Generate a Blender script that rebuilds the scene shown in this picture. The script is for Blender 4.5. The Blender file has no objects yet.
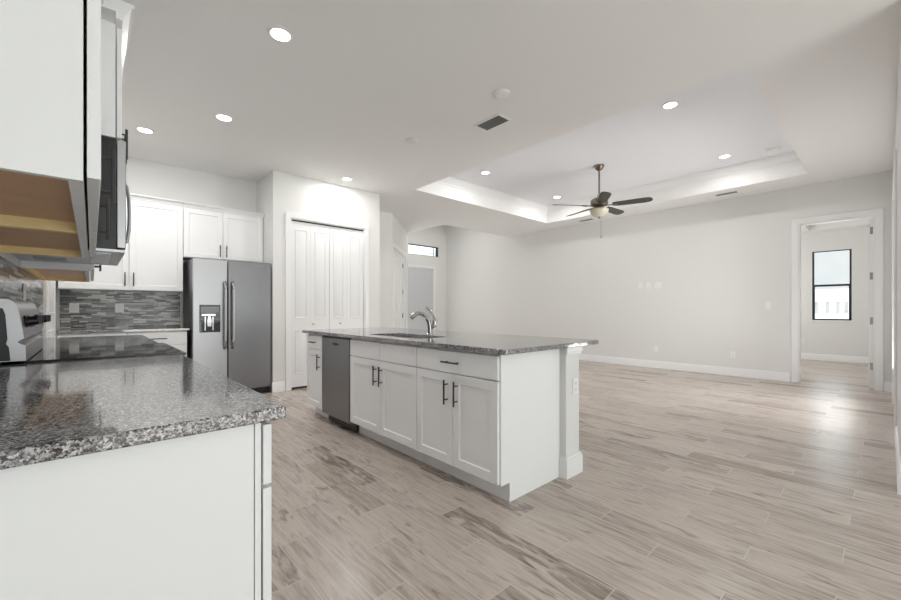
import bpy, bmesh, math, random
from mathutils import Vector, Matrix
random.seed(7)
S = bpy.context.scene
C = bpy.context.collection

# ------------------------------------------------------------------ camera
TH = 0.73667
CAMZ = 1.14
cam = bpy.data.cameras.new('camera')
cam.sensor_width = 36.0
cam.lens = 395.8 * 36.0 / 901.0
cam.shift_y = 9.6 / 901.0
cam.clip_start = 0.02
cam.clip_end = 400
camo = bpy.data.objects.new('camera', cam)
C.objects.link(camo)
camo.location = (0, 0, CAMZ)
camo.rotation_euler = (math.pi / 2, 0, -TH)
S.camera = camo

# ------------------------------------------------------------------ world, exposure, large lights
S.view_settings.view_transform = 'Standard'
S.view_settings.look = 'None'
S.view_settings.gamma = 1.0
S.view_settings.use_curve_mapping = False
S.view_settings.exposure = 1.06

W = bpy.data.worlds.new('sky')
S.world = W
W.use_nodes = True
wn, wl = W.node_tree.nodes, W.node_tree.links
wn.clear()
w_out = wn.new('ShaderNodeOutputWorld')
w_bg = wn.new('ShaderNodeBackground')
w_tc = wn.new('ShaderNodeTexCoord')
w_no = wn.new('ShaderNodeTexNoise')
w_no.inputs['Scale'].default_value = 9.0
w_no.inputs['Detail'].default_value = 5.0
w_cr = wn.new('ShaderNodeValToRGB')
w_cr.color_ramp.elements[0].position = 0.42
w_cr.color_ramp.elements[0].color = (0.84, 0.95, 0.98, 1)
w_cr.color_ramp.elements[1].position = 0.62
w_cr.color_ramp.elements[1].color = (0.97, 1.0, 1.0, 1)
wl.new(w_tc.outputs['Generated'], w_no.inputs['Vector'])
wl.new(w_no.outputs['Fac'], w_cr.inputs['Fac'])
w_sep = wn.new('ShaderNodeSeparateXYZ')
w_up = wn.new('ShaderNodeMapRange')
w_up.inputs[1].default_value = 0.12
w_up.inputs[2].default_value = 0.19
w_up.inputs[3].default_value = 0.45
w_up.inputs[4].default_value = 1.7
wl.new(w_tc.outputs['Generated'], w_sep.inputs[0])
wl.new(w_sep.outputs[2], w_up.inputs[0])
wl.new(w_up.outputs[0], w_bg.inputs['Strength'])
wl.new(w_cr.outputs['Color'], w_bg.inputs['Color'])
wl.new(w_bg.outputs['Background'], w_out.inputs['Surface'])


def area(name, loc, rot, sx, sy, power, col=(1, 1, 1)):
    l = bpy.data.lights.new(name, 'AREA')
    l.shape = 'RECTANGLE'
    l.size = sx
    l.size_y = sy
    l.energy = power
    l.color = col
    o = bpy.data.objects.new(name, l)
    C.objects.link(o)
    o.location = loc
    o.rotation_euler = rot
    return o


R90 = math.pi / 2
# daylight entering through the big glazed opening behind the photographer
area('daylight_behind', (1.7, -3.60, 1.30), (R90 + 0.12, 0, 0), 3.3, 2.4, 18, (1, 0.995, 0.985))
# area lamp added to light the living area, outside the assumed sliding doors
area('fill_light_sliders', (6.16, -0.50, 1.25), (R90 + 0.5, 0, 0), 1.8, 2.3, 62, (1, 0.995, 0.985))
# unseen area lamps added to brighten bedroom and foyer; no window stands there
area('fill_light_bedroom', (10.3, 2.75, 1.6), (R90, 0, math.pi), 1.8, 1.5, 20, (1, 0.99, 0.97))
area('fill_light_foyer', (6.28, 9.15, 1.3), (R90, 0, math.pi), 0.7, 2.2, 9, (1, 0.99, 0.97))
area('fill_light_foyer_top', (6.9, 7.7, 3.70), (0, 0, 0), 0.5, 0.5, 5, (1, 0.99, 0.97))  # added lamp out of view, brightens the diagonal door; no fixture modelled

# ------------------------------------------------------------------ materials
MATS = {}


def nmat(name):
    m = bpy.data.materials.new(name)
    m.use_nodes = True
    nt = m.node_tree
    return m, nt.nodes, nt.links, nt.nodes['Principled BSDF']


def plain(name, col, rough=0.5, metal=0.0, bump=0.0, scale=200, var=0.0, ior=None, spec=None):
    m, n, l, b = nmat(name)
    b.inputs['Roughness'].default_value = rough
    b.inputs['Metallic'].default_value = metal
    if ior: b.inputs['IOR'].default_value = ior
    tc = n.new('ShaderNodeTexCoord')
    no = n.new('ShaderNodeTexNoise')
    no.inputs['Scale'].default_value = scale
    no.inputs['Detail'].default_value = 3
    l.new(tc.outputs['Object'], no.inputs['Vector'])
    mx = n.new('ShaderNodeMixRGB')
    mx.inputs[1].default_value = (*[c * (1 - var) for c in col], 1)
    mx.inputs[2].default_value = (*[min(1, c * (1 + var)) for c in col], 1)
    l.new(no.outputs['Fac'], mx.inputs[0])
    l.new(mx.outputs[0], b.inputs['Base Color'])
    if bump:
        bp = n.new('ShaderNodeBump')
        bp.inputs['Strength'].default_value = bump
        bp.inputs['Distance'].default_value = 0.002
        l.new(no.outputs['Fac'], bp.inputs['Height'])
        l.new(bp.outputs['Normal'], b.inputs['Normal'])
    MATS[name] = m
    return m


plain('wall_paint', (0.775, 0.773, 0.757), 0.7, bump=0.12, scale=120, var=0.01)
plain('ceiling_paint', (0.88, 0.876, 0.865), 0.8, bump=0.15, scale=90, var=0.01)
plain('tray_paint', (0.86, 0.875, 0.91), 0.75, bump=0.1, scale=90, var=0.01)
plain('trim_white', (0.87, 0.87, 0.87), 0.35, var=0.01)
plain('cabinet_white', (0.885, 0.888, 0.895), 0.32, var=0.008, scale=30)
plain('door_white', (0.85, 0.85, 0.85), 0.4, var=0.01)
plain('door_grey', (0.60, 0.61, 0.63), 0.45, var=0.01)
plain('black_metal', (0.03, 0.03, 0.03), 0.4, metal=0.3)
plain('black_plastic', (0.012, 0.012, 0.013), 0.3)
plain('black_glass', (0.010, 0.010, 0.011), 0.04, ior=1.6)
plain('gap_dark', (0.03, 0.03, 0.03), 0.9)
plain('chrome', (0.55, 0.55, 0.55), 0.12, metal=1.0)
plain('nickel', (0.55, 0.53, 0.50), 0.3, metal=1.0)
plain('bronze', (0.20, 0.165, 0.12), 0.35, metal=0.9)
plain('blade_dark', (0.045, 0.046, 0.036), 0.45, var=0.2, scale=15)
plain('slat_grey', (0.2, 0.2, 0.195), 0.5)
plain('plastic_white', (0.86, 0.86, 0.85), 0.4)
plain('vent_dark', (0.05, 0.05, 0.05), 0.6)
plain('frame_black', (0.012, 0.014, 0.018), 0.4)
plain('hinge_metal', (0.35, 0.35, 0.34), 0.4, metal=0.8)
plain('shade_grey', (0.35, 0.34, 0.33), 0.6, var=0.3, scale=2)
plain('lawn', (0.80, 0.81, 0.76), 0.9, var=0.2, scale=3)
plain('stucco', (0.93, 0.93, 0.93), 0.9, var=0.03, scale=3)
plain('roof_grey', (0.78, 0.78, 0.76), 0.9, var=0.1, scale=3)
plain('wood_dark', (0.78, 0.49, 0.29), 0.5, var=0.15, scale=14)
plain('wood_light', (0.95, 0.72, 0.36), 0.5, var=0.12, scale=14)


def steel(name, col, rough, stretch):
    m, n, l, b = nmat(name)
    b.inputs['Metallic'].default_value = 1.0
    tc = n.new('ShaderNodeTexCoord')
    mp = n.new('ShaderNodeMapping')
    mp.inputs['Scale'].default_value = stretch
    no = n.new('ShaderNodeTexNoise')
    no.inputs['Scale'].default_value = 1.0
    no.inputs['Detail'].default_value = 4
    l.new(tc.outputs['Object'], mp.inputs[0])
    l.new(mp.outputs[0], no.inputs['Vector'])
    mr = n.new('ShaderNodeMapRange')
    mr.inputs[3].default_value = rough - 0.015
    mr.inputs[4].default_value = rough + 0.015
    l.new(no.outputs['Fac'], mr.inputs[0])
    l.new(mr.outputs[0], b.inputs['Roughness'])
    b.inputs['Base Color'].default_value = (*col, 1)
    MATS[name] = m


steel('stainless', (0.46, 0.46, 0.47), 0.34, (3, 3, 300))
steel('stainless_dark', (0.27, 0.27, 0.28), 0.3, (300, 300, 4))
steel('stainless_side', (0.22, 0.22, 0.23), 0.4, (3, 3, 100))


def glass(name):
    m, n, l, b = nmat(name)
    b.inputs['Base Color'].default_value = (1, 1, 1, 1)
    b.inputs['Roughness'].default_value = 0.0
    out = n['Material Output']
    tr = n.new('ShaderNodeBsdfTransparent')
    gl = n.new('ShaderNodeBsdfGlossy')
    gl.inputs['Roughness'].default_value = 0.02
    fr = n.new('ShaderNodeFresnel')
    mx = n.new('ShaderNodeMixShader')
    l.new(fr.outputs[0], mx.inputs[0])
    l.new(tr.outputs[0], mx.inputs[1])
    l.new(gl.outputs[0], mx.inputs[2])
    l.new(mx.outputs[0], out.inputs['Surface'])
    MATS[name] = m


glass('window_glass')


def emit(name, col, s):
    m, n, l, b = nmat(name)
    b.inputs['Base Color'].default_value = (0.9, 0.9, 0.9, 1)
    b.inputs['Emission Color'].default_value = (*col, 1)
    b.inputs['Emission Strength'].default_value = s
    MATS[name] = m


emit('lamp_lens', (1, 0.97, 0.92), 4.0)
plain('bowl_glass', (0.62, 0.60, 0.47), 0.25, var=0.1, scale=20)


def granite(name, stops, scale, tint):
    m, n, l, b = nmat(name)
    tc = n.new('ShaderNodeTexCoord')
    vo = n.new('ShaderNodeTexVoronoi')
    vo.inputs['Scale'].default_value = scale
    n1 = n.new('ShaderNodeTexNoise')
    n1.inputs['Scale'].default_value = scale * 0.7
    n1.inputs['Detail'].default_value = 5
    n1.inputs['Roughness'].default_value = 0.7
    l.new(tc.outputs['Object'], n1.inputs['Vector'])
    # distort the cells so that the crystals are ragged
    mxv = n.new('ShaderNodeMixRGB')
    mxv.inputs[0].default_value = 0.012
    l.new(tc.outputs['Object'], mxv.inputs[1])
    l.new(n1.outputs['Color'], mxv.inputs[2])
    l.new(mxv.outputs[0], vo.inputs['Vector'])
    sep = n.new('ShaderNodeSeparateColor')
    l.new(vo.outputs['Color'], sep.inputs[0])
    ad = n.new('ShaderNodeMath')
    ad.operation = 'MULTIPLY_ADD'
    ad.inputs[1].default_value = 0.85
    l.new(sep.outputs[0], ad.inputs[0])
    mu = n.new('ShaderNodeMath')
    mu.operation = 'MULTIPLY'
    mu.inputs[1].default_value = 0.15
    l.new(n1.outputs['Fac'], mu.inputs[0])
    l.new(mu.outputs[0], ad.inputs[2])
    cr = n.new('ShaderNodeValToRGB')
    cr.color_ramp.interpolation = 'CONSTANT'
    el = cr.color_ramp.elements
    while len(el) > 1: el.remove(el[-1])
    el[0].position = stops[0][0]
    el[0].color = (*stops[0][1], 1)
    for p, c in stops[1:]:
        e = el.new(p)
        e.color = (*c, 1)
    l.new(ad.outputs[0], cr.inputs[0])
    l.new(cr.outputs[0], b.inputs['Base Color'])
    b.inputs['Roughness'].default_value = 0.06
    b.inputs['IOR'].default_value = 2.05
    bp = n.new('ShaderNodeBump')
    bp.inputs['Strength'].default_value = 0.03
    bp.inputs['Distance'].default_value = 0.001
    l.new(ad.outputs[0], bp.inputs['Height'])
    l.new(bp.outputs['Normal'], b.inputs['Normal'])
    b.inputs['Specular Tint'].default_value = (*tint, 1)
    MATS[name] = m


granite('granite', [(0.0, (0.003, 0.004, 0.006)), (0.34, (0.09, 0.095, 0.105)), (0.42, (0.24, 0.245, 0.26)),
                    (0.62, (0.42, 0.425, 0.44)), (0.80, (0.62, 0.62, 0.63)), (0.90, (0.02, 0.022, 0.027))], 270, (1, 0.93, 0.88))


def mosaic(name, swap):
    """thin stacked strips of grey glass and stone; swap = wall runs along y"""
    m, n, l, b = nmat(name)
    tc = n.new('ShaderNodeTexCoord')
    sp = n.new('ShaderNodeSeparateXYZ')
    cb = n.new('ShaderNodeCombineXYZ')
    l.new(tc.outputs['Object'], sp.inputs[0])
    l.new(sp.outputs[1 if swap else 0], cb.inputs[0])
    l.new(sp.outputs[2], cb.inputs[1])
    br = n.new('ShaderNodeTexBrick')
    br.offset = 0.37
    br.offset_frequency = 2
    br.squash = 0.6
    br.squash_frequency = 3
    br.inputs['Scale'].default_value = 1
    br.inputs['Brick Width'].default_value = 0.34 if swap else 0.13
    br.inputs['Row Height'].default_value = 0.0165
    br.inputs['Mortar Size'].default_value = 0.0012
    br.inputs['Color1'].default_value = (0, 0, 0, 1)
    br.inputs['Color2'].default_value = (1, 1, 1, 1)
    br.inputs['Mortar'].default_value = (0.5, 0.5, 0.5, 1)
    l.new(cb.outputs[0], br.inputs['Vector'])
    cr = n.new('ShaderNodeValToRGB')
    cr.color_ramp.interpolation = 'CONSTANT'
    el = cr.color_ramp.elements
    cols = [(0, (0.05, 0.05, 0.05)), (0.2, (0.24, 0.24, 0.235)), (0.36, (0.11, 0.11, 0.11)), (0.5, (0.42, 0.42, 0.41)),
            (0.64, (0.20, 0.20, 0.20)), (0.8, (0.62, 0.62, 0.60))]
    el[0].color = (*cols[0][1], 1)
    el[1].position = cols[1][0]
    el[1].color = (*cols[1][1], 1)
    for p, c in cols[2:]:
        e = el.new(p)
        e.color = (*c, 1)
    l.new(br.outputs['Color'], cr.inputs[0])
    mx = n.new('ShaderNodeMixRGB')
    l.new(br.outputs['Fac'], mx.inputs[0])
    l.new(cr.outputs[0], mx.inputs[1])
    mx.inputs[2].default_value = (0.36, 0.36, 0.35, 1)
    l.new(mx.outputs[0], b.inputs['Base Color'])
    b.inputs['Roughness'].default_value = 0.2
    MATS[name] = m


mosaic('mosaic_x', False)
mosaic('mosaic_y', True)


def floor_mat():
    """wood-look porcelain planks 0.153 x 0.915 m laid along y, one-third stagger"""
    m, n, l, b = nmat('plank_tile')

    def M(op, a, bb=None, c=None):
        k = n.new('ShaderNodeMath')
        k.operation = op
        for i, v in enumerate((a, bb, c)):
            if v is None: continue
            if isinstance(v, (int, float)): k.inputs[i].default_value = v
            else: l.new(v, k.inputs[i])
        return k.outputs[0]
    tc = n.new('ShaderNodeTexCoord')
    sp = n.new('ShaderNodeSeparateXYZ')
    l.new(tc.outputs['Object'], sp.inputs[0])
    PW, PL = 0.153, 0.915
    xr = M('DIVIDE', M('SUBTRACT', sp.outputs[0], 1.285 - PW * 200), PW)
    row = M('FLOOR', xr)
    fx = M('FRACT', xr)
    k3 = M('MODULO', M('ADD', row, 1), 3)        # 200 = 2 mod 3
    ys = M('DIVIDE', M('SUBTRACT', M('ADD', sp.outputs[1], PL * 50 - 0.44), M('MULTIPLY', k3, 0.305)), PL)
    col = M('FLOOR', ys)
    fy = M('FRACT', ys)
    # grout
    gx = M('MULTIPLY', M('MINIMUM', fx, M('SUBTRACT', 1, fx)), PW)
    gy = M('MULTIPLY', M('MINIMUM', fy, M('SUBTRACT', 1, fy)), PL)
    g = M('LESS_THAN', M('MINIMUM', gx, gy), 0.0018)
    cb = n.new('ShaderNodeCombineXYZ')
    l.new(row, cb.inputs[0])
    l.new(col, cb.inputs[1])
    wn_ = n.new('ShaderNodeTexWhiteNoise')
    wn_.noise_dimensions = '3D'
    l.new(cb.outputs[0], wn_.inputs['Vector'])
    rnd = wn_.outputs['Value']
    rc = n.new('ShaderNodeSeparateColor')
    l.new(wn_.outputs['Color'], rc.inputs[0])
    # per-plank grain coordinates
    gc = n.new('ShaderNodeCombineXYZ')
    l.new(M('MULTIPLY', sp.outputs[0], 55.0), gc.inputs[0])
    l.new(M('ADD', M('MULTIPLY', sp.outputs[1], 4.0), M('MULTIPLY', rc.outputs[0], 30.0)), gc.inputs[1])
    l.new(M('MULTIPLY', rc.outputs[1], 50.0), gc.inputs[2])
    no = n.new('ShaderNodeTexNoise')
    no.inputs['Scale'].default_value = 1.0
    no.inputs['Detail'].default_value = 6
    no.inputs['Roughness'].default_value = 0.62
    no.inputs['Distortion'].default_value = 0.6
    l.new(gc.outputs[0], no.inputs['Vector'])
    gc2 = n.new('ShaderNodeCombineXYZ')
    l.new(M('MULTIPLY', sp.outputs[0], 20.0), gc2.inputs[0])
    l.new(M('ADD', M('MULTIPLY', sp.outputs[1], 3.6), M('MULTIPLY', rc.outputs[2], 30.0)), gc2.inputs[1])
    l.new(M('MULTIPLY', rnd, 70.0), gc2.inputs[2])
    no2 = n.new('ShaderNodeTexNoise')
    no2.inputs['Scale'].default_value = 1.0
    no2.inputs['Detail'].default_value = 4
    no2.inputs['Roughness'].default_value = 0.6
    no2.inputs['Distortion'].default_value = 1.2
    l.new(gc2.outputs[0], no2.inputs['Vector'])
    # base tone
    cr = n.new('ShaderNodeValToRGB')
    el = cr.color_ramp.elements
    el[0].position = 0.25
    el[0].color = (0.30, 0.235, 0.19, 1)
    el[1].position = 0.72
    el[1].color = (0.61, 0.52, 0.455, 1)
    e = el.new(0.47)
    e.color = (0.49, 0.42, 0.37, 1)
    dkp = M('MULTIPLY', M('GREATER_THAN', rc.outputs[1], 0.90), -0.16)
    tone = M('ADD', M('ADD', M('MULTIPLY_ADD', no.outputs['Fac'], 0.95, 0.025), dkp), M('MULTIPLY', M('SUBTRACT', rnd, 0.5), 0.2))
    l.new(tone, cr.inputs[0])
    # dark knots and streaks, on some planks more than on others
    thr = M('SUBTRACT', 0.655, M('MULTIPLY', M('POWER', rc.outputs[0], 5.0), 0.22))
    dk = n.new('ShaderNodeMapRange')
    l.new(M('SUBTRACT', M('ADD', no2.outputs['Fac'], M('MULTIPLY', M('SUBTRACT', no.outputs['Fac'], 0.5), 0.45)), thr), dk.inputs[0])
    dk.inputs[1].default_value = -0.06
    dk.inputs[2].default_value = 0.09
    dk.inputs[3].default_value = 0.0
    dk.inputs[4].default_value = 0.95
    mx = n.new('ShaderNodeMixRGB')
    fine = n.new('ShaderNodeMapRange')
    l.new(no.outputs['Fac'], fine.inputs[0])
    fine.inputs[1].default_value = 0.30
    fine.inputs[2].default_value = 0.62
    fine.inputs[3].default_value = 1.15
    fine.inputs[4].default_value = 0.45
    l.new(M('MINIMUM', M('MULTIPLY', dk.outputs[0], fine.outputs[0]), 1.0), mx.inputs[0])
    l.new(cr.outputs[0], mx.inputs[1])
    mx.inputs[2].default_value = (0.15, 0.11, 0.085, 1)
    mg = n.new('ShaderNodeMixRGB')
    l.new(g, mg.inputs[0])
    l.new(mx.outputs[0], mg.inputs[1])
    mg.inputs[2].default_value = (0.60, 0.56, 0.52, 1)
    l.new(mg.outputs[0], b.inputs['Base Color'])
    b.inputs['Roughness'].default_value = 0.27
    bp = n.new('ShaderNodeBump')
    bp.inputs['Strength'].default_value = 0.25
    bp.inputs['Distance'].default_value = 0.001
    l.new(M('SUBTRACT', no.outputs['Fac'], g), bp.inputs['Height'])
    l.new(bp.outputs['Normal'], b.inputs['Normal'])
    MATS['plank_tile'] = m


floor_mat()


# ------------------------------------------------------------------ builder
class B:
    """collects shapes; frame: p = o + a*u + b*n + c*z (a width, b outward, c up)"""
    def __init__(s, o=(0, 0, 0), u=(1, 0, 0), n=(0, 1, 0)):
        s.bm = bmesh.new()
        s.o, s.u, s.n = Vector(o), Vector(u).normalized(), Vector(n).normalized()
        s.w = s.u.cross(s.n)
        s.w = Vector((0, 0, 1)) if abs(s.w.z) > 0.5 else s.w

    def P(s, a, b, c):
        return s.o + s.u * a + s.n * b + s.w * c

    def poly(s, vs, faces):
        v = [s.bm.verts.new(s.P(*p)) for p in vs]
        for f in faces:
            try: s.bm.faces.new([v[i] for i in f])
            except ValueError: pass

    def box(s, a0, a1, b0, b1, c0, c1):
        s.poly([(a, b, c) for a in (a0, a1) for b in (b0, b1) for c in (c0, c1)],
               [(0, 1, 3, 2), (4, 6, 7, 5), (0, 4, 5, 1), (2, 3, 7, 6), (0, 2, 6, 4), (1, 5, 7, 3)])
        return s

    def prism(s, pts, axis, t0, t1):
        """pts: 2-D outline; axis 'a','b','c' = extrusion axis, remaining two in order"""
        def f(p, t):
            return {'a': (t, p[0], p[1]), 'b': (p[0], t, p[1]), 'c': (p[0], p[1], t)}[axis]
        k = len(pts)
        s.poly([f(p, t0) for p in pts] + [f(p, t1) for p in pts],
               [tuple(range(k)), tuple(range(k, 2 * k))] + [(i, (i + 1) % k, k + (i + 1) % k, k + i) for i in range(k)])
        return s

    def cyl(s, p0, p1, r, seg=12, r2=None):
        return s.tube([p0, p1], [r, r if r2 is None else r2], seg)

    def tube(s, pts, r, seg=10):
        pts = [Vector(p) for p in pts]
        if isinstance(r, (int, float)): r = [r] * len(pts)
        rings = []
        for i, p in enumerate(pts):
            d = (pts[min(i + 1, len(pts) - 1)] - pts[max(i - 1, 0)]).normalized()
            up = Vector((0, 0, 1)) if abs(d.z) < 0.9 else Vector((1, 0, 0))
            x = d.cross(up).normalized()
            y = d.cross(x).normalized()
            rings.append([s.bm.verts.new(s.P(*(p + (x * math.cos(t) + y * math.sin(t)) * r[i])))
                          for t in [2 * math.pi * k / seg for k in range(seg)]])
        for a, b in zip(rings, rings[1:]):
            for k in range(seg):
                s.bm.faces.new((a[k], a[(k + 1) % seg], b[(k + 1) % seg], b[k]))
        s.bm.faces.new(rings[0])
        s.bm.faces.new(rings[-1])
        return s

    def lathe(s, prof, ctr=(0, 0), seg=32):
        """prof: (radius, z) from top to bottom around the vertical at ctr"""
        rings = []
        for r, z in prof:
            rings.append([s.bm.verts.new(s.P(ctr[0] + r * math.cos(2 * math.pi * k / seg), ctr[1] + r * math.sin(2 * math.pi * k / seg), z))
                          for k in range(seg)] if r > 1e-6 else [s.bm.verts.new(s.P(ctr[0], ctr[1], z))])
        for a, b in zip(rings, rings[1:]):
            for k in range(seg):
                q = [a[k % len(a)], a[(k + 1) % len(a)], b[(k + 1) % len(b)], b[k % len(b)]]
                q = [v for i, v in enumerate(q) if v not in q[:i]]
                if len(q) > 2:
                    try: s.bm.faces.new(q)
                    except ValueError: pass
        return s

    def build(s, name, mat, parent=None, bevel=0.0, smooth=True, seg=2):
        bmesh.ops.recalc_face_normals(s.bm, faces=s.bm.faces)
        off = Vector((0, 0, 0))
        q = parent
        while q:
            off += q.location
            q = q.parent
        bmesh.ops.translate(s.bm, verts=s.bm.verts, vec=-off)
        me = bpy.data.meshes.new(name)
        s.bm.to_mesh(me)
        s.bm.free()
        if smooth:
            for p in me.polygons: p.use_smooth = True
            me.set_sharp_from_angle(angle=math.radians(35))
        o = bpy.data.objects.new(name, me)
        C.objects.link(o)
        if parent: o.parent = parent
        for mm in (mat if isinstance(mat, (list, tuple)) else [mat]): me.materials.append(MATS[mm])
        if bevel:
            md = o.modifiers.new('edge', 'BEVEL')
            md.width = bevel
            md.segments = seg
            md.limit_method = 'ANGLE'
            md.angle_limit = math.radians(40)
        return o


def struct(o):
    o['kind'] = 'structure'
    return o


def thing(name, label, cat, loc, group=None):
    o = bpy.data.objects.new(name, None)
    o.empty_display_size = 0.1
    C.objects.link(o)
    o.location = loc
    o['label'] = label
    o['category'] = cat
    if group: o['group'] = group
    return o


def tag(o, label, cat, group=None):
    o['label'] = label
    o['category'] = cat
    if group: o['group'] = group
    return o


def box(name, mat, x0, x1, y0, y1, z0, z1, parent=None, bevel=0.0):
    return B().box(x0, x1, y0, y1, z0, z1).build(name, mat, parent, bevel)


def dup(root, loc, label=None, group=None, rotz=None):
    r = root.copy()
    C.objects.link(r)
    r.location = loc
    if rotz is not None: r.rotation_euler = (0, 0, rotz)
    if label: r['label'] = label
    if group: r['group'] = group
    for ch in list(root.children):
        c = ch.copy()
        C.objects.link(c)
        c.parent = r
        for g in list(ch.children):
            d = g.copy()
            C.objects.link(d)
            d.parent = c
    return r


# ------------------------------------------------------------------ room shell
H = 3.06
HT = 3.39
XL, XR = -0.29, 8.17
T = 0.12


def sbox(name, mat, *a, bevel=0.0):
    return struct(box(name, mat, *a, bevel=bevel))


sbox('floor', 'plank_tile', -0.41, 12.25, -3.62, 9.32, -0.1, 0.0)
# great-room ceiling with the tray cut out, and the foyer's higher part
TX0, TX1, TY0, TY1 = 3.83, 7.49, 0.75, 5.07
FX, FY = 5.90, 6.72
c = B()
c.box(-0.41, TX0, -3.62, 9.32, H, H + 0.06)
c.box(TX0, TX1, -3.62, TY0, H, H + 0.06)
c.box(TX0, TX1, TY1, FY, H, H + 0.06)
c.box(TX1, XR + T, -3.62, FY, H, H + 0.06)
c.box(TX0, FX, FY, 9.32, H, H + 0.06)
struct(c.build('ceiling', 'ceiling_paint'))
# risers of the tray
c = B()
for a in ((TX0 - .06, TX0, TY0 - .06, TY1 + .06), (TX1, TX1 + .06, TY0 - .06, TY1 + .06), (TX0, TX1, TY0 - .06, TY0), (TX0, TX1, TY1, TY1 + .06)):
    c.box(*a, H + 0.06, HT)
struct(c.build('ceiling_tray_riser', 'ceiling_paint'))
sbox('ceiling_tray', 'tray_paint', TX0 - .06, TX1 + .06, TY0 - .06, TY1 + .06, HT, HT + 0.06)
# crown moulding round the tray, stepped profile
PR = [(0, 0), (0.012, 0), (0.016, 0.02), (0.03, 0.035), (0.055, 0.06), (0.078, 0.085), (0.082, 0.098), (0.095, 0.102), (0.095, 0.118), (0, 0.118)]


def crown_ring(x0, x1, y0, y1, z, prof, name, mat):
    b = B()
    rings = []
    for d, h in prof:
        rings.append([b.bm.verts.new((x, y, z + h)) for x, y in ((x0 + d, y0 + d), (x1 - d, y0 + d), (x1 - d, y1 - d), (x0 + d, y1 - d))])
    k = len(rings)
    for i in range(k):
        for j in range(4):
            A, Bb = rings[i], rings[(i + 1) % k]
            b.bm.faces.new((A[j], A[(j + 1) % 4], Bb[(j + 1) % 4], Bb[j]))
    return struct(b.build(name, mat))


crown_ring(TX0, TX1, TY0, TY1, HT - 0.118, PR, 'trim_1', 'trim_white')

# foyer raised ceiling
HF = 3.75
sbox('ceiling_foyer', 'ceiling_paint', FX - .06, XR + T, FY - .06, 9.32, HF, HF + .06)
c = B().box(FX - .06, FX, FY - .06, 9.32, H + .06, HF).box(FX, XR + T, FY - .06, FY, H + .06, HF)
struct(c.build('wall_foyer_upper', 'wall_paint'))

sbox('wall_left', 'wall_paint', XL - T, XL, -3.62, 6.52, 0, H)
sbox('wall_kitchen_back', 'wall_paint', XL, 1.97, 6.40, 6.52, 0, H)
PX0, PX1, PY = 1.85, 3.55, 5.67
c = B().box(PX0, 2.085, PY, PY + T, 0, H).box(3.27, PX1, PY, PY + T, 0, H).box(2.085, 3.27, PY, PY + T, 2.44, H)
c.box(PX0, PX0 + T, PY + T, 6.40, 0, H).box(PX1 - T, PX1, PY + T, 6.74, 0, H)
struct(c.build('wall_pantry', 'wall_paint'))
sbox('wall_pantry_back', 'wall_paint', 1.97, 3.43, 6.40, 6.52, 0, H)
sbox('wall_hall', 'wall_paint', PX1, 4.44, 6.62, 6.74, 0, H)
# diagonal wall with its cased door
DA = Vector((4.43, 6.62, 0))
DU = Vector((1, 1, 0)).normalized()
DN = Vector((1, -1, 0)).normalized()
DL = 2.03
d0, d1 = 0.12, 1.66     # opening along the wall
c = B(DA, DU, DN)
c.box(0, d0, -T, 0, 0, H).box(d1, DL, -T, 0, 0, H).box(d0, d1, -T, 0, 2.41, H)
struct(c.build('wall_diagonal', 'wall_paint'))
sbox('wall_foyer_left', 'wall_paint', 5.75, 5.87, 8.05, 9.32, 0, HF)
# front wall with transom and entry door
EX0, EX1 = 6.66, 7.66
c = B().box(5.87, EX0, 9.20, 9.32, 0, HF).box(7.85, XR + T, 9.20, 9.32, 0, HF).box(EX1, 7.85, 9.2, 9.32, 0, 2.74).box(EX0, EX1, 9.2, 9.32, 2.40, 2.74)
c.box(EX0, 7.85, 9.2, 9.32, 3.04, HF)
struct(c.build('wall_front', 'wall_paint'))
# living-room wall with the bedroom opening
OY0, OY1, OZ = 0.115, 0.925, 2.47
c = B().box(XR, XR + T, -0.18, OY0, 0, H + .6).box(XR, XR + T, OY1, 9.32, 0, HF).box(XR, XR + T, OY0, OY1, OZ, H + .6)
struct(c.build('wall_living', 'wall_paint'))
RY = -0.06
c = B().box(3.70, 5.22, RY - T, RY, 0, H).box(7.10, XR, RY - T, RY, 0, H).box(5.22, 7.10, RY - T, RY, 2.44, H)
struct(c.build('wall_right', 'wall_paint'))
sbox('wall_right_return', 'wall_paint', 3.70, 3.82, -3.5, RY - T, 0, H)
# rear wall behind the photographer: a wide glazed opening
c = B().box(XL, 0.0, -3.62, -3.5, 0, H).box(3.4, 3.82, -3.62, -3.5, 0, H).box(0.0, 3.4, -3.62, -3.5, 2.55, H)
struct(c.build('wall_rear', 'wall_paint'))

# bedroom
BX = 12.13
WY0, WY1, WZ0, WZ1 = 0.51, 1.14, 0.905, 2.449
c = B().box(BX, BX + T, -1.3, WY0, 0, 3.3).box(BX, BX + T, WY1, 2.9, 0, 3.3).box(BX, BX + T, WY0, WY1, 0, WZ0).box(BX, BX + T, WY0, WY1, WZ1, 3.3)
struct(c.build('wall_bedroom_window', 'wall_paint'))
sbox('wall_bedroom_right', 'wall_paint', XR + T, BX, -1.42, -1.3, 0, 3.3)
sbox('wall_bedroom_left', 'wall_paint', XR + T, BX, 2.9, 3.02, 0, 3.3)
HB = 2.88
c = B().box(XR + T, 9.2, -1.3, 2.9, HB, HB + .06).box(11.75, BX, -1.3, 2.9, HB, HB + .06).box(9.2, 11.75, -1.3, -0.6, HB, HB + .06).box(9.2, 11.75, 1.15, 2.9, HB, HB + .06)
c.box(9.14, 9.2, -.66, 1.21, HB + .06, 3.2).box(11.75, 11.81, -.66, 1.21, HB + .06, 3.2).box(9.2, 11.75, -.66, -.6, HB + .06, 3.2).box(9.2, 11.75, 1.15, 1.21, HB + .06, 3.2)
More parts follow.
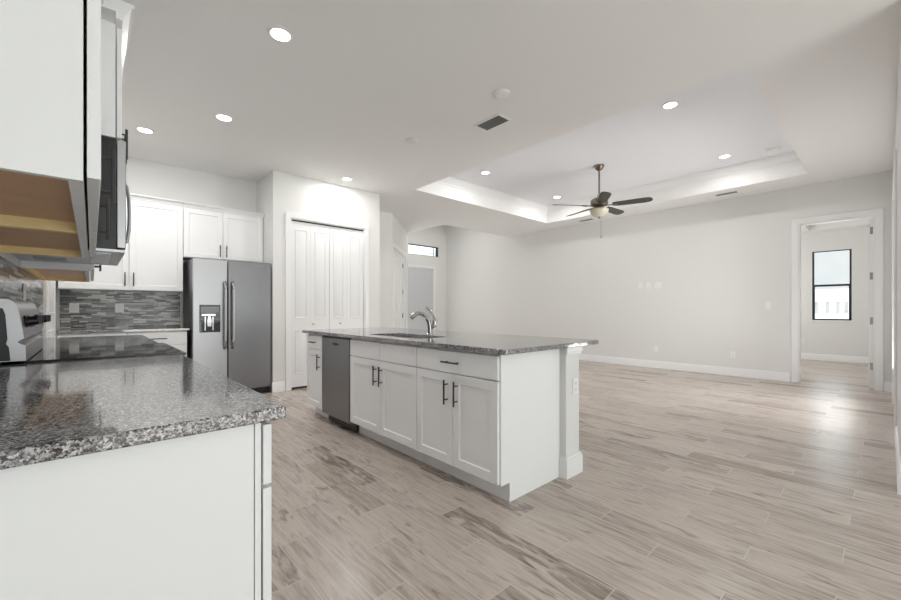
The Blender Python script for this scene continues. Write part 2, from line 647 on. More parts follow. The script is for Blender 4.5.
struct(c.build('ceiling_bedroom', 'ceiling_paint'))
sbox('ceiling_bedroom_tray', 'tray_paint', 9.14, 11.81, -.66, 1.21, 3.2, 3.26)

# ------------------------------------------------------------------ baseboards
def base(name, o, u, n, L, a0=0.0):
    b = B(o, u, n)
    b.prism([(0, 0), (0.016, 0), (0.016, 0.115), (0.009, 0.135), (0, 0.138)], 'a', a0, L)
    return struct(b.build(name, 'trim_white'))


base('baseboard_living', (XR, 1.03, 0), (0, 1, 0), (-1, 0, 0), 8.15)
base('baseboard_pantry_left', (PX0, PY, 0), (1, 0, 0), (0, -1, 0), 0.15, -0.016)
base('baseboard_pantry_right', (3.36, PY, 0), (1, 0, 0), (0, -1, 0), 0.206)
base('baseboard_hall', (PX1, PY, 0), (0, 1, 0), (1, 0, 0), 0.95)
base('baseboard_foyer', (5.87, 8.05, 0), (0, 1, 0), (1, 0, 0), 1.13)
base('baseboard_living_end', (XR, RY, 0), (0, 1, 0), (-1, 0, 0), 0.085)
base('baseboard_right_far', (7.20, RY, 0), (1, 0, 0), (0, 1, 0), 0.94)
base('baseboard_right_near', (3.70, RY, 0), (1, 0, 0), (0, 1, 0), 1.42, -0.016)
base('baseboard_right_return', (3.70, RY, 0), (0, -1, 0), (-1, 0, 0), 3.4, 0.0005)
base('baseboard_bedroom', (BX, -1.3, 0), (0, 1, 0), (-1, 0, 0), 4.2)
base('baseboard_bedroom_right', (XR + T, -1.3, 0), (1, 0, 0), (0, 1, 0), 3.8)


# ------------------------------------------------------------------ door casings
def casing(name, o, u, n, w, h, cw=0.085, t=0.018, jamb=T):
    """flat casing round an opening of width w, height h starting at o, plus the jamb lining"""
    b = B(o, u, n)
    b.prism([(-cw, 0), (0, 0), (0, h), (w, h), (w, 0), (w + cw, 0), (w + cw, h + cw), (-cw, h + cw)], 'b', 0, t)
    b.prism([(0, 0), (0.015, 0), (0.015, h - .015), (w - .015, h - .015), (w - .015, 0), (w, 0), (w, h), (0, h)], 'b', -jamb, 0.004)
    return struct(b.build(name, 'trim_white', bevel=0.003))


casing('trim_2', (2.085, PY, 0), (1, 0, 0), (0, -1, 0), 3.27 - 2.085, 2.44, cw=0.07)
casing('trim_3', DA + DU * d0, DU, DN, d1 - d0, 2.41)
casing('trim_4', (EX0, 9.2, 0), (1, 0, 0), (0, -1, 0), EX1 - EX0, 2.38, cw=0.05)
casing('trim_5', (XR, OY0, 0), (0, 1, 0), (-1, 0, 0), OY1 - OY0, OZ)
casing('trim_6', (5.22, RY, 0), (1, 0, 0), (0, 1, 0), 7.10 - 5.22, 2.44)


def panel_leaf(b, a0, a1, c0, c1, t0, t1, panels):
    """door slab a0..a1 x c0..c1 between depths t0,t1 with raised moulded panels on its front (t1)"""
    b.box(a0, a1, t0, t1, c0, c1)
    for (p0, p1, q0, q1) in panels:
        m1, m2 = 0.014, 0.034
        R = [[(p0, t1, q0), (p1, t1, q0), (p1, t1, q1), (p0, t1, q1)],
             [(p0 + .004, t1 + .009, q0 + .004), (p1 - .004, t1 + .009, q0 + .004), (p1 - .004, t1 + .009, q1 - .004), (p0 + .004, t1 + .009, q1 - .004)],
             [(p0 + m1, t1 + .001, q0 + m1), (p1 - m1, t1 + .001, q0 + m1), (p1 - m1, t1 + .001, q1 - m1), (p0 + m1, t1 + .001, q1 - m1)],
             [(p0 + m2, t1 + .006, q0 + m2), (p1 - m2, t1 + .006, q0 + m2), (p1 - m2, t1 + .006, q1 - m2), (p0 + m2, t1 + .006, q1 - m2)]]
        vs = [p for r in R for p in r]
        fs = [(4 * i + j, 4 * i + (j + 1) % 4, 4 * i + 4 + (j + 1) % 4, 4 * i + 4 + j) for i in range(3) for j in range(4)]
        b.poly(vs, fs + [(12, 13, 14, 15)])


# pantry bifold doors
o = (2.10, PY + 0.055, 0)
dr = thing('door_1', None, None, (2.68, PY + 0.055, 0)) if False else bpy.data.objects.new('door_1', None)
C.objects.link(dr)
dr.location = (2.68, PY + 0.05, 0)
dr['kind'] = 'structure'
lw = (1.155 - 0.006) / 4
for k in range(4):
    b = B(o, (1, 0, 0), (0, -1, 0))
    a0 = k * lw + 0.0015 + (0.004 if k > 1 else 0)
    a1 = a0 + lw - 0.002
    panel_leaf(b, a0, a1, 0.03, 2.405, 0, 0.034, [(a0 + .06, a1 - .06, 0.22, 0.84), (a0 + .06, a1 - .06, 1.02, 2.29)])
    lf = b.build('leaf', 'door_white', dr)
    if k in (1, 2):
        kb = B(o, (1, 0, 0), (0, -1, 0))
        ax = (a0 + .035) if k == 1 else (a0 + .225)
        ax = 0.32 if k == 1 else 0.75
        kb.tube([(ax, .034, .93), (ax, .046, .93), (ax, .050, .93), (ax, .062, .93), (ax, .066, .93)], [.007, .007, .015, .015, .006], 14)
        kb.build('knob', 'nickel', lf)
tr = B(o, (1, 0, 0), (0, -1, 0)).box(0, 1.155, 0.004, 0.03, 2.408, 2.425).build('track', 'gap_dark', dr)
tr['label'] = 'dark metal track above the folding leaves'

# door in the diagonal wall
dr = bpy.data.objects.new('door_3', None)
C.objects.link(dr)
dr.location = DA + DU * ((d0 + d1) / 2)
dr['kind'] = 'structure'
oo = DA + DU * d0 + DN * (-0.045)
b = B(oo, DU, DN)
w_ = d1 - d0
panel_leaf(b, .018, w_ / 2 - .002, .01, 2.39, 0, .035, [(.14, w_ / 2 - .12, .2, .95), (.14, w_ / 2 - .12, 1.1, 2.25)])
panel_leaf(b, w_ / 2 + .002, w_ - .018, .01, 2.39, 0, .035, [(w_ / 2 + .12, w_ - .14, .2, .95), (w_ / 2 + .12, w_ - .14, 1.1, 2.25)])
sl = b.build('leaf', 'door_white', dr)
for z in (0.35, 1.0, 1.55, 2.15):
    hb = B(oo, DU, DN).box(w_ / 2 + .35, w_ / 2 + .43, .0375, .052, z - .05, z + .05)
    hb.build('hinge', 'hinge_metal', dr)

# entry door
dr = bpy.data.objects.new('door_2', None)
C.objects.link(dr)
dr.location = (7.16, 9.24, 0)
dr['kind'] = 'structure'
b = B((EX0, 9.26, 0), (1, 0, 0), (0, -1, 0))
b.box(.017, EX1 - EX0 - .017, 0, .04, .01, 2.36)
b.build('leaf', 'door_grey', dr, bevel=.002)
B((EX0, 9.22, 0), (1, 0, 0), (0, -1, 0)).tube([(.09, 0, 1.0), (.09, .03, 1.0), (.09, .05, 1.0), (.09, .07, 1.0)], [.012, .012, .028, .02], 14).build('knob', 'nickel', dr)

# bedroom door, swung open against the bedroom side
dr = bpy.data.objects.new('door_4', None)
C.objects.link(dr)
dr.location = (XR + T, OY0 + .02, 0)
dr['kind'] = 'structure'
b = B((XR + T - .02, OY0 + .018, 0), (1, 0, 0), (0, 1, 0))
panel_leaf(b, 0, .78, .01, 2.44, 0, .035, [(.13, .65, .2, .95), (.13, .65, 1.1, 2.3)])
b.build('leaf', 'door_white', dr)
for z in (.33, .98, 1.62, 2.27):
    B((XR + T - .045, OY0 + .018, 0), (1, 0, 0), (0, 1, 0)).box(0, .02, 0.0, .03, z - .05, z + .05).build('hinge', 'hinge_metal', dr)

# right-wall doors, made as glazed sliders to admit the added lamp's light
dr = bpy.data.objects.new('door_5', None)
C.objects.link(dr)
dr.location = (6.16, RY - .06, 0)
dr['kind'] = 'structure'
for k in (0, 1):
    x0 = 5.237 + k * .925
    q = B((x0, RY - .07 + k * .03 - .02, 0), (1, 0, 0), (0, 1, 0))
    q.box(0, .06, 0, .028, .01, 2.42).box(.861, .921, 0, .028, .01, 2.42).box(.06, .861, 0, .028, .01, .09).box(.06, .861, 0, .028, 2.35, 2.42)
    q = q.build('sash', 'trim_white', dr)
    B((x0, RY - .07 + k * .03 - .02, 0), (1, 0, 0), (0, 1, 0)).box(.06, .861, .012, .016, .09, 2.35).build('pane', 'window_glass', q)

# white double door on the range wall, past the end of the counter
casing('trim_7', (XL, 4.69, 0), (0, 1, 0), (1, 0, 0), 0.98, 2.2, cw=.085, jamb=.0)
dr = bpy.data.objects.new('door_6', None)
C.objects.link(dr)
dr.location = (XL, 5.19, 0)
dr['kind'] = 'structure'
b = B((XL, 4.69, 0), (0, 1, 0), (1, 0, 0))
panel_leaf(b, .017, .963, .01, 2.18, 0.001, .012, [(.14, .86, .2, .95), (.14, .86, 1.1, 2.05)])
b.build('leaf', 'door_white', dr)

# ------------------------------------------------------------------ windows
wd = bpy.data.objects.new('window_1', None)
C.objects.link(wd)
wd.location = (BX + .06, .825, WZ0)
wd['kind'] = 'structure'
b = B((BX, WY0, 0), (0, 1, 0), (-1, 0, 0))
ww = WY1 - WY0
f = .032
b.box(0, ww, -.06, -.01, WZ0, WZ0 + f).box(0, ww, -.06, -.01, WZ1 - f * .6, WZ1)
b.box(0, f, -.06, -.01, WZ0, WZ1).box(ww - f, ww, -.06, -.01, WZ0, WZ1).box(f, ww - f, -.055, -.005, 1.655, 1.70)
b.box(f, f + .012, -.05, -.015, WZ0 + f, 1.655).box(ww - f - .012, ww - f, -.05, -.015, WZ0 + f, 1.655)
b.build('window_frame', 'frame_black', wd)
B((BX, WY0, 0), (0, 1, 0), (-1, 0, 0)).box(f, ww - f, -.036, -.032, WZ0 + f, WZ1 - f * .6).build('pane', 'window_glass', wd)
B((BX, WY0, 0), (0, 1, 0), (-1, 0, 0)).box(-.03, ww + .03, -.012, .02, WZ0 - .025, WZ0 - .001).build('window_sill', 'trim_white', wd)

wd = bpy.data.objects.new('window_2', None)
C.objects.link(wd)
wd.location = (7.25, 9.26, 2.70)
wd['kind'] = 'structure'
b = B((EX0, 9.2, 0), (1, 0, 0), (0, -1, 0))
ww = 7.85 - EX0
b.box(0, ww, -.08, -.03, 2.74, 2.755).box(0, ww, -.08, -.03, 3.015, 3.04).box(0, .04, -.08, -.03, 2.74, 3.04).box(ww - .05, ww, -.08, -.03, 2.74, 3.04)
b.box(.04, ww - .05, -.06, -.045, 2.83, 2.837).box(.04, ww - .05, -.06, -.045, 2.92, 2.927).box(ww - .16, ww - .15, -.06, -.045, 2.755, 3.015)
b.build('window_frame', 'frame_black', wd)
B((EX0, 9.2, 0), (1, 0, 0), (0, -1, 0)).box(.04, ww - .05, -.068, -.064, 2.755, 3.015).build('pane', 'window_glass', wd)

# ------------------------------------------------------------------ cabinet helpers
def shaker(b, a0, a1, c0, c1, t=0.019, rail=0.057, rec=0.009):
    """five-piece door lying on depth 0, front at depth t"""
    r = rail
    ti = t - rec
    O = [(a0, c0), (a1, c0), (a1, c1), (a0, c1)]
    I = [(a0 + r, c0 + r), (a1 - r, c0 + r), (a1 - r, c1 - r), (a0 + r, c1 - r)]
    e = 0.005
    J = [(a0 + r + e, c0 + r + e), (a1 - r - e, c0 + r + e), (a1 - r - e, c1 - r - e), (a0 + r + e, c1 - r - e)]
    rings = [(O, 0), (O, t - .0015), ([(a0 + .0015, c0 + .0015), (a1 - .0015, c0 + .0015), (a1 - .0015, c1 - .0015), (a0 + .0015, c1 - .0015)], t),
             (I, t), (J, ti)]
    vs = [(p[0], d, p[1]) for R, d in rings for p in R]
    fs = [(3, 2, 1, 0), (16, 17, 18, 19)] + [(4 * i + j, 4 * i + (j + 1) % 4, 4 * i + 4 + (j + 1) % 4, 4 * i + 4 + j) for i in range(4) for j in range(4)]
    b.poly(vs, fs)


def slab(b, a0, a1, c0, c1, t=0.019):
    b.box(a0, a1, 0, t, c0, c1)


def pull(F, a, c, vertical, parent, L=0.16, t=0.019, mat='black_metal', r=0.006):
    """black bar pull centred at (a, c) on a front of thickness t"""
    b = B(*F)
    d = t + 0.034
    h = L / 2
    g = L * 0.31
    if vertical:
        b.cyl((a, d, c - h), (a, d, c + h), r)
        for s in (-g, g): b.cyl((a, t, c + s), (a, d, c + s), r * .75, 8)
    else:
        b.cyl((a - h, d, c), (a + h, d, c), r)
        for s in (-g, g): b.cyl((a + s, t, c), (a + s, d, c), r * .75, 8)
    o = b.build('handle', mat, parent)
    o['label'] = 'black bar handle'
    return o


def door(F, a0, a1, c0, c1, root, hx=None, hc=None, L=0.16, name='door'):
    b = B(*F)
    shaker(b, a0, a1, c0, c1)
    d = b.build(name, 'cabinet_white', root)
    if hx is not None: pull(F, hx, hc, True, d, L)
    return d


def drawer(F, a0, a1, c0, c1, root, handle=True, L=0.16):
    b = B(*F)
    slab(b, a0, a1, c0, c1)
    d = b.build('drawer' if handle else 'false_front', 'cabinet_white', root, bevel=0.0015)
    if handle: pull(F, (a0 + a1) / 2, (c0 + c1) / 2, False, d, L)
    return d


CT0, CT1 = 0.885, 0.915     # countertop

# ------------------------------------------------------------------ island
IX = 1.74
FI = ((IX + .019, 0, 0), (0, 1, 0), (-1, 0, 0))     # a = world y, b outward to -x
IB = IX + .019
IBK = 2.356


def island_cab(label, y0, y1, loc_y=None):
    r = thing('base_cabinet', label, 'cabinet', (2.05, (y0 + y1) / 2, 0), 'island base cabinets')
    return r


# end cabinet nearest the camera
r = island_cab('white island cabinet nearest the outlet post, one wide drawer over two doors', 1.5, 2.284)
b = B()
b.box(IB, IBK, 1.520, 2.283, .115, .884).box(IB + .075, IBK, 1.520, 2.283, 0, .115)
b.build('body', 'cabinet_white', r)
ep = B(((0, 1.5, 0)), (1, 0, 0), (0, 1, 0))
ep.prism([(IB - .003, .115), (IB + .075, .115), (IB + .075, 0), (IBK, 0), (IBK, .884), (IB - .003, .884)], 'b', 0, .0195)
ep.build('end_panel', 'cabinet_white', r, bevel=.001)
drawer(FI, 1.514, 2.281, .727, .868, r, L=.16)
door(FI, 1.514, 1.896, .122, .720, r, 1.928 - .075, .60)
door(FI, 1.900, 2.281, .122, .720, r, 1.947, .60)
# sink cabinet
r = island_cab('white island sink cabinet beside the dishwasher, two plain fronts over two doors', 2.284, 3.28)
b = B()
b.box(IB, IBK, 2.286, 3.278, .115, .69).box(IB, IB + .02, 2.286, 3.278, .69, .884).box(IBK - .02, IBK, 2.286, 3.278, .69, .884).box(IB + .02, IBK - .02, 2.286, 2.30, .69, .884).box(IB + .02, IBK - .02, 3.264, 3.278, .69, .884)
b.box(IB + .075, IBK, 2.286, 3.278, 0, .115)
b.build('body', 'cabinet_white', r)
drawer(FI, 2.287, 2.779, .727, .868, r, handle=False)
drawer(FI, 2.783, 3.275, .727, .868, r, handle=False)
door(FI, 2.287, 2.779, .122, .720, r, 2.74, .60)
door(FI, 2.783, 3.275, .122, .720, r, 2.825, .60)
# dishwasher
r = thing('dishwasher', 'dark stainless dishwasher built into the island between white cabinets', 'dishwasher', (2.05, 3.575, 0))
box('body', 'stainless_side', IB + .01, IBK, 3.29, 3.862, .10, .878, r)
b = B(*FI)
b.box(3.290, 3.860, -.005, .022, .100, .862)
b.build('door', 'stainless_dark', r, bevel=.003)
b = B(*FI).box(3.287, 3.863, -.008, .012, .864, .882)
b.build('control_strip', 'black_plastic', r)
pb = B(*FI)
pb.prism([(3.56 + .065 * math.cos(t) * (1 if abs(math.cos(t)) > .3 else 1), .808 + .014 * math.sin(t)) for t in [2 * math.pi * k / 20 for k in range(20)]], 'b', .0222, .0245)
pb.build('badge', 'black_plastic', r)
box('toe_panel', 'black_plastic', IB + .05, IB + .07, 3.285, 3.865, .012, .10, r)
# far end cabinet
r = island_cab('narrow white island cabinet at the far end, one small drawer over one door', 3.866, 4.26)
b = B().box(IB, IBK, 3.87, 4.25, .115, .884).box(IB + .075, IBK, 3.87, 4.25, 0, .115)
b.build('body', 'cabinet_white', r)
drawer(FI, 3.873, 4.247, .727, .868, r, L=.13)
door(FI, 3.873, 4.247, .122, .720, r, 3.915, .60)

# half-height drywall wall behind the cabinets, its end reads as a post
r = thing('knee_wall', 'painted half-height wall whose end stands as a post at the island corner', 'wall post', (2.55, 2.9, 0))
box('wall_core', 'wall_paint', IBK + .001, 2.375, 1.505, 4.25, 0, .884, r)
box('post', 'wall_paint', 2.3755, 2.545, 1.456, 4.25, 0, .884, r, bevel=.004)
b = B()
for q, z0, z1 in ((0, 0, .125), (.007, .1255, .14)):
    b.prism([(2.3585 + q, 1.439 + q), (2.563 - q, 1.439 + q), (2.563 - q, 4.27), (2.5455, 4.27), (2.5455, 1.4555), (2.375, 1.4555), (2.375, 1.499), (2.3585 + q, 1.499)], 'c', z0, z1)
b.build('base_trim', 'trim_white', r)
b = B()
b.box(2.366, 2.564, 1.440, 1.4555, .850, .884).box(2.372, 2.556, 1.447, 1.4555, .832, .8495)
b.build('cap_trim', 'trim_white', r, bevel=.003)


def rrect(x0, x1, y0, y1, r, k=6):
    pts = []
    for cx_, cy_, a in ((x1 - r, y1 - r, 0), (x0 + r, y1 - r, 90), (x0 + r, y0 + r, 180), (x1 - r, y0 + r, 270)):
        for i in range(k + 1):
            t = math.radians(a + 90 * i / k)
            pts.append((cx_ + r * math.cos(t), cy_ + r * math.sin(t)))
    return pts


def slab_with_hole(outer, inner, z0, z1):
    b = B()
    bm = b.bm
    edges = []
    for loop in (outer, inner):
        if not loop: continue
        vs = [bm.verts.new((x, y, z1)) for x, y in loop]
        for i in range(len(vs)): edges.append(bm.edges.new((vs[i], vs[(i + 1) % len(vs)])))
    bmesh.ops.triangle_fill(bm, use_beauty=True, use_dissolve=False, edges=edges)
    ex = bmesh.ops.extrude_face_region(bm, geom=list(bm.faces))
    bmesh.ops.translate(bm, verts=[v for v in ex['geom'] if isinstance(v, bmesh.types.BMVert)], vec=(0, 0, z0 - z1))
    return b


SX0, SX1, SY0, SY1 = 1.86, 2.19, 2.42, 3.18
b = slab_with_hole(rrect(1.715, 2.79, 1.432, 4.335, .02, 3), rrect(SX0, SX1, SY0, SY1, .07), CT0, CT1)
o = b.build('island_countertop', 'granite', bevel=.004)
tag(o, 'long speckled grey granite worktop covering the kitchen island', 'countertop')
# sink
b = B()
lo = rrect(SX0 - .004, SX1 + .004, SY0 - .004, SY1 + .004, .07)
li = rrect(SX0 + .02, SX1 - .02, SY0 + .02, SY1 - .02, .06)
lip = rrect(SX0 - .015, SX1 + .015, SY0 - .015, SY1 + .015, .075)
bm = b.bm
R0 = [bm.verts.new((x, y, CT0 - .002)) for x, y in lip]
R1 = [bm.verts.new((x, y, CT0 - .002)) for x, y in lo]
R2 = [bm.verts.new((x, y, .71)) for x, y in li]
R3 = [bm.verts.new((x, y, .704)) for x, y in lip]
k = len(R0)
for A_, B_ in ((R0, R1), (R1, R2), (R0, R3)):
    for i in range(k): bm.faces.new((A_[i], A_[(i + 1) % k], B_[(i + 1) % k], B_[i]))
bm.faces.new(R2)
bm.faces.new(R3)
r = thing('kitchen_sink', 'stainless undermount sink bowl set in the island worktop', 'sink', (2.02, 2.8, .7))
b.build('bowl', 'stainless', r)
B().lathe([(0, .713), (.04, .713), (.045, .711)], (2.02, 2.8), 20).build('drain', 'chrome', r)
# faucet
r = thing('kitchen_faucet', 'chrome single-lever faucet with low curved spout behind the sink', 'faucet', (2.25, 2.755, CT1))
B().lathe([(0, .93), (.026, .93), (.030, .924), (.032, .9155), (0, .9155)], (2.25, 2.755), 24).build('base_plate', 'chrome', r)
sp = [(2.25, 2.755, .925), (2.249, 2.755, .98), (2.238, 2.757, 1.03), (2.212, 2.760, 1.075), (2.17, 2.764, 1.103), (2.125, 2.767, 1.108), (2.085, 2.77, 1.092), (2.058, 2.772, 1.066)]
B().tube(sp, [.021, .020, .019, .018, .018, .018, .020, .019], 16).build('spout', 'chrome', r)
B().tube([(2.262, 2.742, .965), (2.275, 2.728, .99), (2.280, 2.724, 1.02), (2.279, 2.727, 1.055), (2.276, 2.731, 1.072)], [.010, .021, .023, .018, .008], 14).build('valve_body', 'chrome', r)
B().tube([(2.277, 2.730, 1.066), (2.270, 2.737, 1.10), (2.252, 2.756, 1.135), (2.232, 2.775, 1.158), (2.225, 2.782, 1.162)], [.009, .008, .0075, .010, .005], 12).build('lever', 'chrome', r)

# ------------------------------------------------------------------ range-wall base run
CXF = 0.29      # face frame front
FR = ((CXF + .005, 0, 0), (0, 1, 0), (1, 0, 0))
r = thing('base_cabinet', 'white base cabinet at the near counter end with its plain side panel showing', 'cabinet', (0, 1.3, 0), 'range wall base cabinets')
box('body', 'cabinet_white', XL + .003, CXF - .02, .985, 1.66, .115, .884, r)
box('toe_kick', 'cabinet_white', XL + .003, CXF - .075, .985, 1.66, 0, .114, r)
b = B((0, .97, 0), (1, 0, 0), (0, 1, 0))
b.prism([(XL + .002, 0), (CXF - .075, 0), (CXF - .075, .10), (CXF - .0155, .10), (CXF - .0155, .884), (XL + .002, .884)], 'b', 0, .0145)
b.build('side_panel', 'cabinet_white', r, bevel=.001)
box('face_frame', 'cabinet_white', CXF - .0135, CXF, .970, 1.66, .10, .884, r, bevel=.001)
drawer(FR, .972, 1.655, .732, .872, r)
door(FR, .972, 1.655, .118, .724, r, 1.61, .62)
r = thing('base_cabinet', 'white base cabinet between the near end cabinet and the range', 'cabinet', (0, 2.03, 0), 'range wall base cabinets')
box('body', 'cabinet_white', XL + .003, CXF, 1.664, 2.405, .115, .884, r)
box('toe_kick', 'cabinet_white', XL + .003, CXF - .075, 1.664, 2.405, 0, .114, r)
drawer(FR, 1.667, 2.402, .732, .872, r)
door(FR, 1.667, 2.033, .118, .724, r, 2.0, .62)
door(FR, 2.037, 2.402, .118, .724, r, 2.07, .62)
r = thing('base_cabinet', 'white base cabinet beyond the range at the far counter end', 'cabinet', (0, 3.83, 0), 'range wall base cabinets')
box('body', 'cabinet_white', XL + .003, CXF, 3.185, 4.48, .115, .884, r)
box('toe_kick', 'cabinet_white', XL + .003, CXF - .075, 3.185, 4.48, 0, .114, r)
drawer(FR, 3.188, 3.83, .732, .872, r)
drawer(FR, 3.834, 4.477, .732, .872, r)
door(FR, 3.188, 3.83, .118, .724, r, 3.79, .62)
door(FR, 3.834, 4.477, .118, .724, r, 3.875, .62)

CXE = 0.338
o = B().prism([(XL + .001, .943), (CXE, .943), (CXE, 2.411), (XL + .001, 2.411)], 'c', CT0, CT1).build('countertop', 'granite', bevel=.004)
tag(o, 'speckled granite countertop in the foreground, left of the range', 'countertop')
o = B().prism([(XL + .001, 3.179), (CXE, 3.179), (CXE, 4.50), (XL + .001, 4.50)], 'c', CT0, CT1).build('countertop', 'granite', bevel=.004)
tag(o, 'speckled granite countertop just beyond the glass cooktop', 'countertop')

# range
RY0, RY1 = 2.415, 3.175
r = thing('kitchen_range', 'stainless freestanding range with black glass cooktop and knobs on its back panel', 'stove', (0, 2.795, 0))
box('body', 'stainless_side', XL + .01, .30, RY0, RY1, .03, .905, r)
b = B().box(XL + .075, .36, RY0 + .002, RY1 - .002, .9055, .920)
b.build('cooktop_rim', 'black_plastic', r, bevel=.003)
B().box(-.195, .345, RY0 + .012, RY1 - .012, .9205, .924).build('cooktop', 'black_glass', r)
b = B((.301, 0, 0), (0, 1, 0), (1, 0, 0))
b.box(RY0 + .005, RY1 - .005, 0, .04, .27, .86)
od = b.build('oven_door', 'stainless', r, bevel=.004)
B((.301, 0, 0), (0, 1, 0), (1, 0, 0)).box(RY0 + .12, RY1 - .12, .0405, .043, .36, .68).build('oven_window', 'black_glass', od)
b = B((.301, 0, 0), (0, 1, 0), (1, 0, 0))
b.cyl((RY0 + .06, .09, .79), (RY1 - .06, .09, .79), .012, 14)
for yy in (RY0 + .1, RY1 - .1): b.cyl((yy, .04, .79), (yy, .09, .79), .009, 10)
b.build('handle', 'stainless', od)
b = B((.301, 0, 0), (0, 1, 0), (1, 0, 0)).box(RY0 + .005, RY1 - .005, 0, .035, .08, .26)
b.build('drawer', 'stainless', r, bevel=.004)
# back panel, profile seen from its end
prof = [(-.284, .925), (-.200, .925), (-.203, .990), (-.228, 1.005), (-.206, 1.02), (-.222, 1.135), (-.232, 1.170), (-.250, 1.185), (-.284, 1.187)]
b = B().prism([(x, z) for x, z in prof], 'b', RY0, RY1)
bg = b.build('back_panel', 'stainless', r, bevel=.002)
b = B().prism([(-.284, .93), (-.246, .93), (-.250, .985), (-.258, 1.0), (-.254, 1.02), (-.260, 1.12), (-.267, 1.145), (-.284, 1.15)], 'b', RY0 - .003, RY0 - .0005)
b.build('end_cap', 'black_plastic', bg)
for yy in (2.52, 2.62, 2.97, 3.07):
    kb = B()
    kb.tube([(-.214, yy, 1.088), (-.208, yy, 1.089), (-.206, yy, 1.089), (-.176, yy, 1.093), (-.172, yy, 1.0935)], [.026, .026, .021, .019, .015], 18)
    kb.box(-.176, -.165, yy - .004, yy + .004, 1.076, 1.111)
    kb.build('knob', 'black_plastic', bg)
b = B().prism([(-.2125, 1.055), (-.2105, 1.055), (-.2215, 1.125), (-.2235, 1.125)], 'b', 2.70, 2.90)
b.build('display', 'black_glass', bg)

# ------------------------------------------------------------------ range-wall uppers
UZ0, UZ1 = 1.37, 2.46


def upper_box(r, x1, y0, y1, z0, z1, fr=.020, ends=('cabinet_white', 'wood_light')):
    """carcase with a recessed wooden underside"""
    box('side', ends[0], XL + .002, x1 - fr, y0, y0 + .016, z0, z1, r)
    box('side', ends[1], XL + .002, x1 - fr, y1 - .016, y1, z0, z1, r)
    box('bottom', 'wood_dark', XL + .002, x1 - fr, y0 + .016, y1 - .016, z0 + .030, z0 + .045, r)
    box('back_rail', 'wood_light', XL + .002, XL + .018, y0 + .016, y1 - .016, z0, z0 + .030, r)
    box('top', 'cabinet_white', XL + .002, x1 - fr, y0 + .016, y1 - .016, z1 - .016, z1, r)
    b = B()
    b.box(x1 - fr, x1, y0, y0 + .03, z0, z1).box(x1 - fr, x1, y1 - .03, y1, z0, z1).box(x1 - fr, x1, y0 + .03, y1 - .03, z0, z0 + .03).box(x1 - fr, x1, y0 + .03, y1 - .03, z1 - .03, z1)
    b.build('face_frame', 'cabinet_white', r)
    box('shelf_core', 'cabinet_white', XL + .01, x1 - fr - .001, y0 + .02, y1 - .02, z0 + .046, z1 - .02, r) if False else None


def crown(r, o, u, n, L, z, h=.06, d=.05, ext=0.0):
    b = B(o, u, n)
    b.prism([(0, z), (d * .25, z), (d * .35, z + h * .3), (d * .85, z + h * .75), (d, z + h * .8), (d, z + h), (0, z + h)], 'a', -ext, L + ext)
    return b.build('crown', 'cabinet_white', r)


UXF = -0.011
FU = ((UXF + .005, 0, 0), (0, 1, 0), (1, 0, 0))
r = thing('wall_cabinet', 'white wall cabinet nearest the camera, open wood underside visible top left', 'cabinet', (-.15, 1.3, UZ0), 'range wall upper cabinets')
upper_box(r, UXF, .965, 1.640, UZ0, UZ1)
door(FU, .967, 1.636, UZ0 + .008, UZ1 - .01, r, 1.54, UZ0 + .165)
crown(r, (UXF, .965, 0), (0, 1, 0), (1, 0, 0), .675, UZ1)
r = thing('wall_cabinet', 'white wall cabinet between the nearest one and the microwave', 'cabinet', (-.15, 2.03, UZ0), 'range wall upper cabinets')
upper_box(r, UXF, 1.642, 2.408, UZ0, UZ1, ends=('wood_light', 'wood_light'))
door(FU, 1.645, 2.405, UZ0 + .008, UZ1 - .01, r, 2.06, UZ0 + .125)
crown(r, (UXF, 1.642, 0), (0, 1, 0), (1, 0, 0), .766, UZ1)
# over the microwave
r = thing('wall_cabinet', 'short deep white cabinet above the microwave with crown moulding', 'cabinet', (-.1, 2.8, 1.94), 'range wall upper cabinets')
box('body', 'cabinet_white', XL + .002, .083, 2.412, 3.178, 1.94, 2.47, r)
FM = ((.087, 0, 0), (0, 1, 0), (1, 0, 0))
door(FM, 2.414, 2.793, 1.945, 2.455, r, 2.755, 2.03)
door(FM, 2.797, 3.176, 1.945, 2.455, r, 2.835, 2.03)
b = B((.083, 2.412, 0), (0, 1, 0), (1, 0, 0))
b.prism([(0, 2.47), (.024, 2.47), (.03, 2.49), (.055, 2.54), (.066, 2.545), (.066, 2.56), (0, 2.56)], 'a', -.05, .80)
b.box(-.05, -.001, -.36, 0, 2.50, 2.56)
b.build('crown', 'cabinet_white', r)
# microwave
r = thing('microwave', 'stainless over-the-range microwave with black side hung under the short cabinet', 'microwave', (-.1, 2.8, 1.435))
box('body', 'black_plastic', XL + .002, .085, 2.414, 3.176, 1.421, 1.936, r)
md = box('door', 'stainless', .087, .121, 2.414, 2.99, 1.427, 1.934, r, bevel=.004)
box('window', 'black_glass', .1212, .124, 2.50, 2.90, 1.52, 1.86, md)
B().tube([(.124, 2.945, 1.50), (.150, 2.945, 1.53), (.160, 2.945, 1.60), (.162, 2.945, 1.69), (.160, 2.945, 1.78), (.150, 2.945, 1.85), (.124, 2.945, 1.88)], .009, 10).build('handle', 'stainless', md)
box('control_panel', 'black_glass', .087, .121, 2.994, 3.176, 1.427, 1.934, r)
b = B().box(XL + .003, .118, 2.416, 3.174, 1.409, 1.4205)
for k in range(10): b.box(.0, .07, 2.50 + k * .06, 2.53 + k * .06, 1.405, 1.409)
b.build('underside', 'stainless', r)
for yy in (2.62, 2.97): B().box(-.22, -.10, yy - .08, yy + .08, 1.404, 1.4088).build('grease_filter', 'stainless_side', r)
